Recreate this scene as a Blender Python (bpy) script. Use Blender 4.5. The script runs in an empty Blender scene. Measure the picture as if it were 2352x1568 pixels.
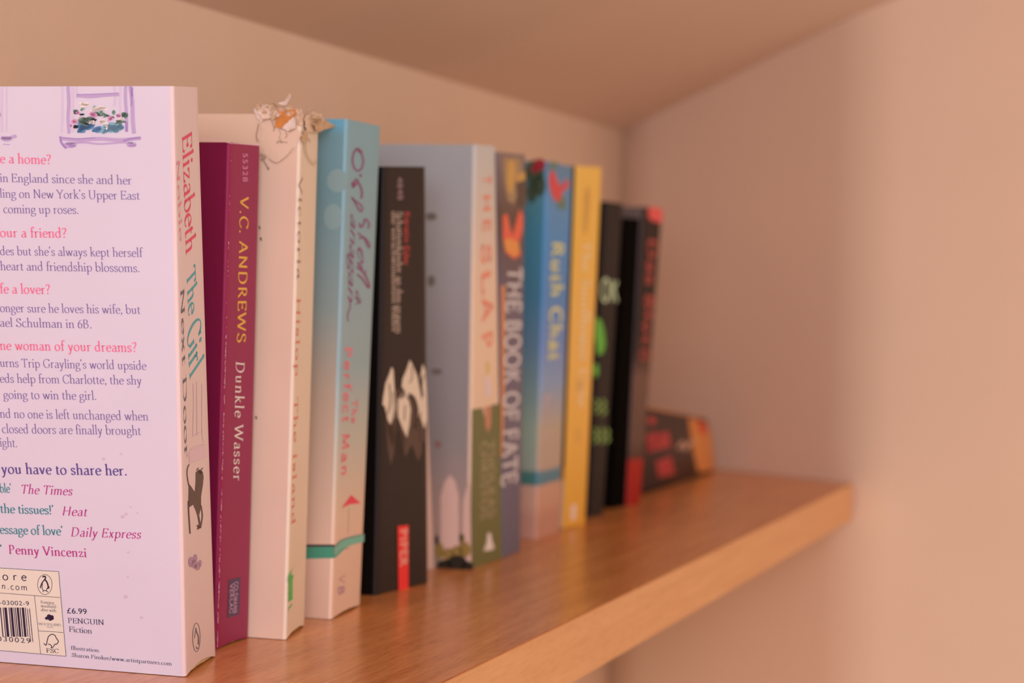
import bpy, bmesh, math, random
from mathutils import Vector, Matrix
C = bpy.context.scene.collection
random.seed(4)

# ------------------------------------------------------------------ camera, sky, lights, exposure
CAM_Z = 0.13338
FPX = 5270.0
AX = Vector((0.29280607, -0.0143319, 0.95606443))      # world axes seen in the camera (right, down, forward)
AY = Vector((-0.95584534, -0.03051545, 0.29228153))
AZ = Vector((0.02498579, -0.99943154, -0.02263418))
right = Vector((AX[0], AY[0], AZ[0])); down = Vector((AX[1], AY[1], AZ[1])); fwd = Vector((AX[2], AY[2], AZ[2]))
cd = bpy.data.cameras.new('camera'); cam = bpy.data.objects.new('camera', cd); C.objects.link(cam)
m = Matrix.Identity(4)
for i in range(3):
    m[i][0] = right[i]; m[i][1] = -down[i]; m[i][2] = -fwd[i]
m[2][3] = CAM_Z
cam.matrix_world = m
cd.sensor_width = 36; cd.lens = FPX / 2352 * 36; cd.clip_start = 0.02
cd.dof.use_dof = True; cd.dof.focus_distance = 0.775; cd.dof.aperture_fstop = 11.5
bpy.context.scene.camera = cam

w = bpy.data.worlds.new('room_light'); bpy.context.scene.world = w; w.use_nodes = True
bg = w.node_tree.nodes['Background']; bg.inputs[0].default_value = (1.0, 0.685, 0.49, 1); bg.inputs[1].default_value = 0.62

def area(name, loc, target, sx, sy, power, col):
    l = bpy.data.lights.new(name, 'AREA'); l.shape = 'RECTANGLE'; l.size = sx; l.size_y = sy; l.energy = power; l.color = col
    o = bpy.data.objects.new(name, l); C.objects.link(o); o.location = loc
    o.rotation_euler = (Vector(target) - Vector(loc)).to_track_quat('-Z', 'Y').to_euler(); return o
area('window_daylight', (-0.75, -0.25, 0.55), (0.9, 0.3, 0.1), 0.8, 0.8, 31, (0.93, 0.88, 1.0))
area('room_lamp_glow', (0.9, -2.2, 1.3), (1.1, 0.3, 0.1), 1.2, 1.0, 10, (1.0, 0.72, 0.5))

vs = bpy.context.scene.view_settings
vs.view_transform = 'Standard'; vs.look = 'None'; vs.gamma = 1; vs.use_curve_mapping = False; vs.exposure = 0.0

# ------------------------------------------------------------------ materials
def lin(c):
    return tuple(((v/255.0) / 12.92 if v/255.0 <= 0.04045 else ((v/255.0 + 0.055) / 1.055) ** 2.4) for v in c) + (1,)
def mat(name, rgb, rough=0.5, spec=0.4, noise=0.0, scale=60, bump=0.0, bscale=300):
    M = bpy.data.materials.new(name); M.use_nodes = True; nt = M.node_tree; b = nt.nodes['Principled BSDF']
    c = lin(rgb); b.inputs['Base Color'].default_value = c; b.inputs['Roughness'].default_value = rough
    b.inputs['Specular IOR Level'].default_value = spec
    if noise:
        tc = nt.nodes.new('ShaderNodeTexCoord'); n = nt.nodes.new('ShaderNodeTexNoise'); n.inputs['Scale'].default_value = scale; n.inputs['Detail'].default_value = 5
        nt.links.new(tc.outputs['Object'], n.inputs['Vector'])
        r = nt.nodes.new('ShaderNodeValToRGB'); nt.links.new(n.outputs['Fac'], r.inputs['Fac'])
        r.color_ramp.elements[0].position = 0.3; r.color_ramp.elements[1].position = 0.7
        r.color_ramp.elements[0].color = tuple(v*(1-noise) for v in c[:3]) + (1,); r.color_ramp.elements[1].color = tuple(min(1, v*(1+noise*0.5)) for v in c[:3]) + (1,)
        nt.links.new(r.outputs['Color'], b.inputs['Base Color'])
    if bump:
        tc = nt.nodes.new('ShaderNodeTexCoord'); n = nt.nodes.new('ShaderNodeTexNoise'); n.inputs['Scale'].default_value = bscale; n.inputs['Detail'].default_value = 4
        nt.links.new(tc.outputs['Object'], n.inputs['Vector'])
        bp = nt.nodes.new('ShaderNodeBump'); bp.inputs['Strength'].default_value = bump; bp.inputs['Distance'].default_value = 0.001
        nt.links.new(n.outputs['Fac'], bp.inputs['Height']); nt.links.new(bp.outputs['Normal'], b.inputs['Normal'])
    return M
def gradient(name, stops, h=0.2, rough=0.4, spec=0.18, warp=0.0):
    """printed colours running up a cover: stops = [(height 0..1, rgb)]"""
    M = mat(name, (128,128,128), rough, spec); nt = M.node_tree; b = nt.nodes['Principled BSDF']
    tc = nt.nodes.new('ShaderNodeTexCoord'); sp = nt.nodes.new('ShaderNodeSeparateXYZ'); nt.links.new(tc.outputs['Object'], sp.inputs[0])
    mm = nt.nodes.new('ShaderNodeMath'); mm.operation = 'DIVIDE'; mm.inputs[1].default_value = h; nt.links.new(sp.outputs['Z'], mm.inputs[0])
    last = mm.outputs[0]
    if warp:
        n = nt.nodes.new('ShaderNodeTexNoise'); n.inputs['Scale'].default_value = 60; nt.links.new(tc.outputs['Object'], n.inputs['Vector'])
        ma = nt.nodes.new('ShaderNodeMath'); ma.operation = 'MULTIPLY_ADD'; ma.inputs[1].default_value = warp; nt.links.new(n.outputs['Fac'], ma.inputs[0]); nt.links.new(last, ma.inputs[2]); last = ma.outputs[0]
    r = nt.nodes.new('ShaderNodeValToRGB'); nt.links.new(last, r.inputs['Fac']); el = r.color_ramp.elements
    while len(el) > 1: el.remove(el[-1])
    el[0].position = stops[0][0]; el[0].color = lin(stops[0][1])
    for p, c in stops[1:]:
        e = el.new(p); e.color = lin(c)
    nt.links.new(r.outputs['Color'], b.inputs['Base Color']); return M
def wood(name, dark, light, rough, sc=(3.0, 60.0, 60.0), fleck=.7):
    M = mat(name, light, rough, 0.5); nt = M.node_tree; b = nt.nodes['Principled BSDF']
    tc = nt.nodes.new('ShaderNodeTexCoord'); mp = nt.nodes.new('ShaderNodeMapping'); mp.inputs['Scale'].default_value = sc
    nt.links.new(tc.outputs['Object'], mp.inputs['Vector'])
    n = nt.nodes.new('ShaderNodeTexNoise'); n.inputs['Scale'].default_value = 3; n.inputs['Detail'].default_value = 8; n.inputs['Roughness'].default_value = 0.6; n.inputs['Distortion'].default_value = 0.4
    nt.links.new(mp.outputs[0], n.inputs['Vector'])
    mp2 = nt.nodes.new('ShaderNodeMapping'); mp2.inputs['Scale'].default_value = (90, 900, 900); nt.links.new(tc.outputs['Object'], mp2.inputs['Vector'])
    n2 = nt.nodes.new('ShaderNodeTexNoise'); n2.inputs['Scale'].default_value = 1.0; n2.inputs['Detail'].default_value = 2; nt.links.new(mp2.outputs[0], n2.inputs['Vector'])
    r = nt.nodes.new('ShaderNodeValToRGB'); r.color_ramp.elements[0].position = 0.3; r.color_ramp.elements[1].position = 0.72
    r.color_ramp.elements[0].color = lin(dark); r.color_ramp.elements[1].color = lin(light); nt.links.new(n.outputs['Fac'], r.inputs['Fac'])
    r2 = nt.nodes.new('ShaderNodeValToRGB'); r2.color_ramp.elements[0].position = 0.32; r2.color_ramp.elements[1].position = 0.5
    r2.color_ramp.elements[0].color = (0.72, 0.66, 0.6, 1); r2.color_ramp.elements[1].color = (1, 1, 1, 1); nt.links.new(n2.outputs['Fac'], r2.inputs['Fac'])
    mx = nt.nodes.new('ShaderNodeMixRGB'); mx.blend_type = 'MULTIPLY'; mx.inputs[0].default_value = fleck
    nt.links.new(r.outputs[0], mx.inputs[1]); nt.links.new(r2.outputs[0], mx.inputs[2]); nt.links.new(mx.outputs[0], b.inputs['Base Color'])
    bp = nt.nodes.new('ShaderNodeBump'); bp.inputs['Strength'].default_value = 0.15; bp.inputs['Distance'].default_value = 0.0004
    nt.links.new(n.outputs['Fac'], bp.inputs['Height']); nt.links.new(bp.outputs[0], b.inputs['Normal'])
    return M
_ink = {}
def ink(rgb, rough=0.4):
    k = (rgb, rough)
    if k not in _ink: _ink[k] = mat('ink_%d_%d_%d' % rgb, rgb, rough, 0.3)
    return _ink[k]

# ------------------------------------------------------------------ mesh helpers
def link(name, me, parent=None, mats=()):
    o = bpy.data.objects.new(name, me); C.objects.link(o)
    for x in mats: me.materials.append(x)
    if parent: o.parent = parent
    return o
def mesh_obj(name, verts, faces, mats, parent=None, idx=None, smooth=False):
    me = bpy.data.meshes.new(name); me.from_pydata([tuple(v) for v in verts], [], faces); me.update()
    o = link(name, me, parent, mats)
    if idx: me.polygons.foreach_set('material_index', idx)
    if smooth:
        me.polygons.foreach_set('use_smooth', [True]*len(me.polygons)); me.set_sharp_from_angle(angle=math.radians(38))
    return o
def structure(name, verts, faces, m_):
    o = mesh_obj(name, verts, faces, [m_]); o['kind'] = 'structure'; return o
def bevel_box(name, lo, hi, m_, r, parent=None):
    bm = bmesh.new(); bmesh.ops.create_cube(bm, size=1)
    for v in bm.verts:
        v.co = Vector([(lo[i]+hi[i])/2 + v.co[i]*(hi[i]-lo[i]) for i in range(3)])
    bmesh.ops.bevel(bm, geom=bm.edges[:], offset=r, segments=3, affect='EDGES', profile=0.5)
    me = bpy.data.meshes.new(name); bm.to_mesh(me); bm.free(); return link(name, me, parent, [m_])

# ------------------------------------------------------------------ the alcove
wall_m = mat('painted_plaster', (238, 214, 192), 0.85, 0.15, noise=0.03, scale=7, bump=0.25, bscale=160)
ceil_m = mat('painted_ceiling', (236, 212, 196), 0.9, 0.1, noise=0.03, scale=5, bump=0.25, bscale=120)
P2 = Vector((1.6499, 0.2448)); P1 = Vector((1.7993, 0.4614)); CZ, CS = 0.2636, 0.358     # ceiling height at the back wall and its slope
def cz(y): return CZ + CS*(0.4594 - y)
LO = -1.1
yb = 0.4614
structure('wall_back', [(-1.6,yb,LO),(1.7993,yb,LO),(1.7993,yb,cz(yb)+.02),(-1.6,yb,cz(yb)+.02),(-1.6,yb+.1,LO),(1.9,yb+.1,LO),(1.9,yb+.1,.5),(-1.6,yb+.1,.5)],
          [(0,1,2,3),(4,7,6,5),(0,4,5,1),(3,2,6,7),(0,3,7,4),(1,5,6,2)], wall_m)
# end wall turning a soft plastered corner into the chimney side
d1 = (P2-P1).normalized(); d2 = Vector((0.10, -0.995)).normalized(); R = 0.075
ang = math.acos(d1.dot(d2)); t = R*math.tan(ang/2)
n1 = Vector((d1.y, -d1.x))
if n1.dot(-P2) > 0: n1 = -n1                     # n1 points into the masonry
a0 = P2 - d1*t; cen = a0 + n1*R
pts = [P1 + (a0-P1)*k/6 for k in range(6)]
sgn = 1 if (d1.x*d2.y - d1.y*d2.x) > 0 else -1
for k in range(13):
    a = sgn*ang*k/12; v = a0-cen; pts.append(cen + Vector((v.x*math.cos(a)-v.y*math.sin(a), v.x*math.sin(a)+v.y*math.cos(a))))
last = pts[-1]
pts += [last + d2*s for s in (0.1, 0.3, 0.7, 1.2)]
def wall_strip(name, P):
    V = []; F = []
    for p in P: V += [(p.x, p.y, LO), (p.x, p.y, cz(p.y)+0.02)]
    n = len(P)
    for i in range(n-1): F.append((2*i, 2*i+1, 2*i+3, 2*i+2))
    e = Vector((0.12, 0.0)); 
    for p in P: V += [(p.x+.12, p.y, LO), (p.x+.12, p.y, cz(p.y)+0.02)]
    for i in range(n-1): F.append((2*n+2*i, 2*n+2*i+2, 2*n+2*i+3, 2*n+2*i+1))
    F += [(0,2*n,2*n+1,1),(2*n-2,2*n-1,4*n-1,4*n-2)]
    o = structure(name, V, F, wall_m); o.data.polygons.foreach_set('use_smooth', [True]*len(F)); return o
wall_strip('wall_right', pts)
y1 = -0.95
structure('ceiling', [(-1.6,y1,cz(y1)),(2.0,y1,cz(y1)),(2.0,.56,cz(.56)),(-1.6,.56,cz(.56)),(-1.6,y1,cz(y1)+.08),(2.0,y1,cz(y1)+.08),(2.0,.56,cz(.56)+.08),(-1.6,.56,cz(.56)+.08)],
          [(0,1,2,3),(4,7,6,5),(0,4,5,1),(2,6,7,3),(0,3,7,4),(1,5,6,2)], ceil_m)

# ------------------------------------------------------------------ the shelf
shelf_top = wood('beech_veneer', (204, 134, 74), (234, 168, 104), 0.26)
shelf_edge = wood('beech_edge_band', (224, 164, 108), (238, 182, 126), 0.45, (3.0, 70.0, 70.0), .25)
sh = bpy.data.objects.new('shelf', None); C.objects.link(sh); sh.location = (0.2, 0.35, 0)
sh['label'] = 'beech veneered wall shelf carrying the row of paperbacks'; sh['category'] = 'shelf'
def prism(name, plan, z0, z1, m_, parent, r=0.0006):
    bm = bmesh.new(); vs_ = [bm.verts.new((x, y, z0)) for x, y in plan]; f = bm.faces.new(vs_)
    e = bmesh.ops.extrude_face_region(bm, geom=[f]); bmesh.ops.translate(bm, vec=(0,0,z1-z0), verts=[v for v in e['geom'] if isinstance(v, bmesh.types.BMVert)])
    bmesh.ops.recalc_face_normals(bm, faces=bm.faces[:])
    bmesh.ops.bevel(bm, geom=bm.edges[:], offset=r, segments=2, affect='EDGES')
    me = bpy.data.meshes.new(name); bm.to_mesh(me); bm.free(); o = link(name, me, parent, [m_]); return o
TH = 0.0256
# plan in coordinates of the shelf's own origin
o_ = Vector((0.2, 0.35))
sx, sy = P2.x-o_.x, P2.y-o_.y
prism('board', [(-1.2, sy+.0008), (sx-.0002, sy+.0008), (P1.x-o_.x-.002, yb-o_.y-.001), (-1.2, yb-o_.y-.001)], -TH, 0, shelf_top, sh)
eb = prism('edge_band', [(-1.2, sy), (sx-.0006, sy), (sx-.0002, sy+.0008), (-1.2, sy+.0008)], -TH-.0001, .0001, shelf_edge, sh, 0.0002)
eb['label'] = 'paler beech edge band along the front'

# ------------------------------------------------------------------ serif letters drawn with a broad nib (units: x-height 40, capitals 64)
G = {
'a': (37, "B 9 33 13 43 28 43 28 29;L 28 30 28 7;B 28 7 28 0 33 0 37 4;B 28 25 14 22 6 18 6 9;B 6 9 6 -1 20 -3 28 8"),
'b': (42, "L 9 70 9 3;F 9 70;E 22 20 15 20 150 -150"),
'c': (35, "E 21 20 15 20.5 48 318"),
'd': (43, "E 20 20 14.5 20.5 42 318;L 32 70 32 2;F 32 70;L 32 2 38 3"),
'e': (36, "E 20 20 14.5 20.5 8 322;L 6 23 34 23"),
'f': (25, "B 28 63 24 73 12 72 12 57;L 12 57 12 1;S 12 1;L 4 39 24 39"),
'g': (38, "E 18 27 12 13 0 360;L 28 37 37 39;B 11 15 2 9 6 2 17 2;B 17 2 33 2 38 -5 33 -13;B 33 -13 24 -25 2 -24 4 -12;B 4 -12 5 -6 8 -1 16 1"),
'h': (43, "L 10 70 10 1;F 10 70;S 10 1;B 10 30 17 43 33 44 33 27;L 33 27 33 1;S 33 1"),
'i': (20, "L 10 40 10 1;F 10 40;S 10 1;D 10 58 5"),
'j': (20, "L 11 40 11 -12;F 11 40;B 11 -12 10 -22 4 -24 0 -20;D 11 58 5"),
'k': (41, "L 10 70 10 1;F 10 70;S 10 1;L 11 20 31 40;S 31 39 6;L 17 25 35 1;S 36 1"),
'l': (20, "L 10 70 10 1;F 10 70;S 10 1"),
'm': (64, "L 10 40 10 1;F 10 40;S 10 1;B 10 30 17 43 32 44 32 27;L 32 27 32 1;S 32 1;B 32 30 39 43 54 44 54 27;L 54 27 54 1;S 54 1"),
'n': (43, "L 10 40 10 1;F 10 40;S 10 1;B 10 30 17 43 33 44 33 27;L 33 27 33 1;S 33 1"),
'o': (41, "E 20.5 20 15.5 20.5 0 360"),
'p': (43, "L 10 40 10 -23;F 10 40;S 10 -23;E 23 20 15 20 150 -150"),
'q': (43, "E 20 20 14.5 20.5 42 318;L 32 40 32 -23;S 32 -23"),
'r': (30, "L 10 40 10 1;F 10 40;S 10 1;B 10 28 14 38 20 42 28 37"),
's': (31, "B 26 32 22 44 6 43 6 31;B 6 31 6 21 26 21 26 10;B 26 10 26 -3 8 -4 5 9"),
't': (26, "L 11 50 11 9;B 11 9 11 0 18 -2 24 4;L 4 39 23 39"),
'u': (43, "L 10 40 10 14;F 10 40;B 10 14 10 -4 28 -2 32 10;L 32 40 32 3;F 32 40;L 32 3 38 3"),
'v': (38, "L 6 40 19 1 32 40;S 7 39 5;S 31 39 5"),
'w': (56, "L 6 40 18 1 28 37 39 1 51 40;S 7 39 5;S 28 39 5;S 50 39 5"),
'x': (38, "L 7 40 31 0;L 30 40 7 0;S 8 39 5;S 30 39 5;S 8 1 5;S 30 1 5"),
'y': (38, "L 6 40 19 2;L 32 40 14 -17;B 14 -17 11 -24 6 -23 4 -18;S 7 39 5;S 31 39 5"),
'z': (36, "L 7 30 7 38 30 38 7 2 31 2 31 10"),
'A': (54, "L 5 1 26 64 48 1;L 13 22 39 22;S 5 1;S 48 1"),
'B': (46, "L 10 63 10 1;S 10 63 4;L 10 63 20 63;B 20 63 38 63 38 35 20 34;L 10 34 20 34;B 20 34 44 34 43 1 20 1;L 10 1 20 1;S 9 1 4"),
'C': (53, "E 30 32 23 32 42 318;L 48 62 48 50;L 47 14 48 8"),
'D': (60, "L 11 63 11 1;S 10 63;S 10 1;L 11 63 24 63;B 24 63 60 64 60 0 24 1;L 11 1 24 1"),
'E': (46, "L 10 63 10 1;S 9 63 5;S 9 1 5;L 10 62 40 62 40 52;L 10 33 32 33;L 32 39 32 27;L 10 2 40 2 43 13"),
'F': (43, "L 10 63 10 1;S 9 63 5;S 10 1;L 10 62 38 62 38 52;L 10 33 31 33;L 31 39 31 27"),
'G': (58, "E 31 32 24 32 42 318;L 49 62 49 50;L 49 27 49 8;S 49 27 6"),
'H': (60, "L 11 63 11 1;L 48 63 48 1;L 11 33 48 33;S 11 63;S 11 1;S 48 63;S 48 1"),
'I': (24, "L 12 63 12 1;S 12 63;S 12 1"),
'J': (28, "L 15 63 15 0;S 15 63;B 15 0 14 -12 6 -14 3 -8"),
'K': (53, "L 11 63 11 1;S 11 63;S 11 1;L 12 31 42 62;S 42 62;L 20 38 46 1;S 47 1"),
'L': (45, "L 11 63 11 1;S 11 63;S 9 1 5;L 11 2 38 2 42 15"),
'M': (66, "L 10 1 13 63 33 8 53 63 57 1;S 10 1;S 57 1;S 10 63 5;S 55 63 5"),
'N': (60, "L 11 1 11 63 48 1 48 63;S 11 1;S 9 63 5;S 48 63"),
'O': (62, "E 31 32 25 32 0 360"),
'P': (45, "L 11 63 11 1;S 10 63 5;S 11 1;L 11 63 20 63;B 20 63 43 63 43 29 18 30"),
'Q': (62, "E 31 32 25 32 0 360;B 30 2 40 -10 50 -14 62 -13"),
'R': (52, "L 11 63 11 1;S 10 63 5;S 11 1;L 11 63 20 63;B 20 63 42 63 42 32 18 33;L 22 33 45 1;S 47 1 5"),
'S': (42, "B 35 50 32 67 9 68 9 49;B 9 49 9 34 37 33 37 15;B 37 15 37 -4 9 -5 6 16;L 6 16 6 4;L 35 48 35 62"),
'T': (50, "L 25 63 25 1;S 25 1;L 4 52 5 62 45 62 46 52"),
'U': (58, "L 11 63 11 22;B 11 22 11 -8 47 -8 47 22;L 47 22 47 63;S 11 63;S 47 63"),
'V': (54, "L 5 63 27 1 48 63;S 6 63;S 48 63"),
'W': (80, "L 5 63 23 1 40 60 58 1 75 63;S 6 63;S 40 63 5;S 75 63"),
'X': (54, "L 6 63 47 1;L 46 63 6 1;S 7 63;S 46 63;S 7 1;S 47 1"),
'Y': (50, "L 4 63 25 30 25 1;L 25 30 45 63;S 5 63;S 45 63;S 25 1"),
'Z': (48, "L 7 52 7 62 42 62 6 2 42 2 43 13"),
'0': (36, "E 18 30 13 30 0 360"), '6': (36, "E 18 18 13 18 0 360;B 6 22 7 45 18 58 30 60"),
'.': (18, "D 9 4 4.6"), ',': (18, "D 9 4 4.6;L 12 4 6 -9"), "'": (16, "D 8 64 4.6;L 10 64 5 53"),
'?': (32, "B 6 54 8 68 27 68 27 53;B 27 53 27 38 15 38 15 20;D 15 4 4.6"), '!': (20, "L 10 66 10 20;D 10 4 4.6"),
':': (18, "D 9 4 4.6;D 9 34 4.6"), '/': (26, "L 2 -8 24 68"), '-': (26, "L 5 24 21 24"), ' ': (20, ""),
}
def bez(p, n=10):
    out = []
    for i in range(n+1):
        t_ = i/n; u = 1-t_
        out.append((u**3*p[0]+3*u*u*t_*p[2]+3*u*t_*t_*p[4]+t_**3*p[6], u**3*p[1]+3*u*u*t_*p[3]+3*u*t_*t_*p[5]+t_**3*p[7]))
    return out
def ribbon(pts, wfun, V, F):
    n = len(pts)
    if n < 2: return
    b0 = len(V)
    for i, (x, y) in enumerate(pts):
        ax, ay = pts[max(0, i-1)]; bx, by = pts[min(n-1, i+1)]
        dx, dy = bx-ax, by-ay; L = math.hypot(dx, dy) or 1; dx /= L; dy /= L
        h = wfun(dx, dy)/2
        V += [(x-dy*h, y+dx*h), (x+dy*h, y-dx*h)]
    for i in range(n-1): F.append((b0+2*i, b0+2*i+1, b0+2*i+3, b0+2*i+2))
def disc(x, y, rx, ry, V, F, n=14, a=0.0):
    b0 = len(V)
    for k in range(n):
        t_ = 2*math.pi*k/n; px, py = rx*math.cos(t_), ry*math.sin(t_)
        V.append((x+px*math.cos(a)-py*math.sin(a), y+px*math.sin(a)+py*math.cos(a)))
    F.append(tuple(range(b0, b0+n)))
STY = {'text': (7.2, 2.9, True, 0), 'bold': (10, 4.2, True, 0), 'italic': (7.4, 2.9, True, .24), 'ibold': (8.6, 3.3, True, .24), 'flare': (8.6, 5.0, False, 0),
       'sans': (6.6, 6.6, False, 0), 'sbold': (11, 10, False, 0), 'hand': (7.5, 4.2, False, .3), 'display': (8.4, 1.9, True, 0), 'spaced': (7.8, 3.6, True, .12)}
def glyphs(s, style, track=0):
    thick, thin, serif, shear = STY[style]
    V = []; F = []; x = 0.0; phi = math.radians(16)
    def wf(dx, dy):
        return thin + (thick-thin)*math.sin(math.atan2(dy, dx)-phi)**2
    for ch in s:
        adv, d = G.get(ch, G[' ']); b0 = len(V)
        for op in d.split(';'):
            q = op.split()
            if not q: continue
            v = [float(z) for z in q[1:]]
            if q[0] == 'L':
                P = [(v[i], v[i+1]) for i in range(0, len(v), 2)]
                for i in range(len(P)-1): ribbon(P[i:i+2], wf, V, F)
            elif q[0] == 'B': ribbon(bez(v), wf, V, F)
            elif q[0] == 'E':
                P = [(v[0]+v[2]*math.cos(math.radians(v[4]+(v[5]-v[4])*k/20)), v[1]+v[3]*math.sin(math.radians(v[4]+(v[5]-v[4])*k/20))) for k in range(21)]
                ribbon(P, wf, V, F)
            elif q[0] == 'S' and serif:
                hw = v[2] if len(v) > 2 else 8
                if shear > .2: hw *= .6
                ribbon([(v[0]-hw, v[1]), (v[0]+hw, v[1])], lambda a, b: thin*.9, V, F)
            elif q[0] == 'F' and serif: ribbon([(v[0]+1, v[1]-1), (v[0]-7, v[1]-5)], lambda a, b: thin*1.4, V, F)
            elif q[0] == 'D': disc(v[0], v[1], v[2]*(thick/7.5)**.5, v[2]*(thick/7.5)**.5, V, F)
        for i in range(b0, len(V)): V[i] = (V[i][0]+x+V[i][1]*shear, V[i][1])
        x += adv + track
    return V, F, x-track
def ray(px, py):
    c = Vector(((px-1176)/FPX, (py-784)/FPX, 1.0)); return right*c[0] + down*c[1] + fwd*c[2]
class Face:
    """a flat printed face: origin, rightward and upward unit vectors, outward normal"""
    def __init__(s, O, u, v, root):
        s.O = Vector(O); s.u = Vector(u).normalized(); s.n = s.u.cross(Vector(v)).normalized(); s.v = s.n.cross(s.u).normalized(); s.root = root
        s.k = 0
    def at(s, p):
        d = ray(*p); E = Vector((0, 0, CAM_Z)); t_ = (s.O-E).dot(s.n)/d.dot(s.n); q = E+d*t_-s.O
        return (q.dot(s.u), q.dot(s.v))
    def to3(s, x, y, lift): return s.O + s.u*x + s.v*y + s.n*lift - Vector(s.root.location)
class Print:
    """ink of one colour on one face, gathered and then linked as one mesh"""
    def __init__(s, face, lift=0.00012): s.f = face; s.V = []; s.F = []; s.l = lift
    def add(s, V, F, fn=None):
        b = len(s.V); s.V += [fn(v) if fn else v for v in V]; s.F += [tuple(b+i for i in f) for f in F]; return s
    def poly(s, pts):
        P = [s.f.at(p) for p in pts]; return s.add(P, [tuple(range(len(P)))])
    def line(s, pts, wpx, smooth=True):
        if smooth and len(pts) > 2:
            Q = []; n = len(pts)
            for i in range(n-1):
                p0, p1, p2, p3 = pts[max(0,i-1)], pts[i], pts[i+1], pts[min(n-1,i+2)]
                for k in range(6):
                    t_ = k/6; Q.append(tuple(0.5*((2*p1[j]) + (-p0[j]+p2[j])*t_ + (2*p0[j]-5*p1[j]+4*p2[j]-p3[j])*t_**2 + (-p0[j]+3*p1[j]-3*p2[j]+p3[j])*t_**3) for j in (0,1)))
            pts = Q+[pts[-1]]
        V = []; F = []
        n = len(pts)
        ribbon(pts, (lambda a, b: wpx) if not callable(wpx) else wpx, V, F)
        return s.add([s.f.at(v) for v in V], F)
    def blob(s, x, y, rx, ry, a=0.0):
        V = []; F = []; disc(x, y, rx, ry, V, F, 16, a); return s.add([s.f.at(v) for v in V], F)
    def text(s, st, style, pA, pB, up, track=0):
        """baseline from pixel pA to pB; up = pixel at capital (64) height above pA"""
        V, F, wd = glyphs(st, style, track)
        a, b, c = s.f.at(pA), s.f.at(pB), s.f.at(up)
        ux, uy = (b[0]-a[0])/wd, (b[1]-a[1])/wd
        L = math.hypot(ux, uy); nx, ny = -uy/L, ux/L
        h = ((c[0]-a[0])*nx + (c[1]-a[1])*ny)/64
        if h < 0: nx, ny, h = -nx, -ny, -h
        return s.add(V, F, lambda v: (a[0]+ux*v[0]+nx*h*v[1], a[1]+uy*v[0]+ny*h*v[1]))
    def done(s, name, m_, parent, label=None):
        o = mesh_obj(name, [s.f.to3(x, y, s.l) for x, y in s.V], s.F, [m_], parent)
        if label: o['label'] = label
        return o

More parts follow.
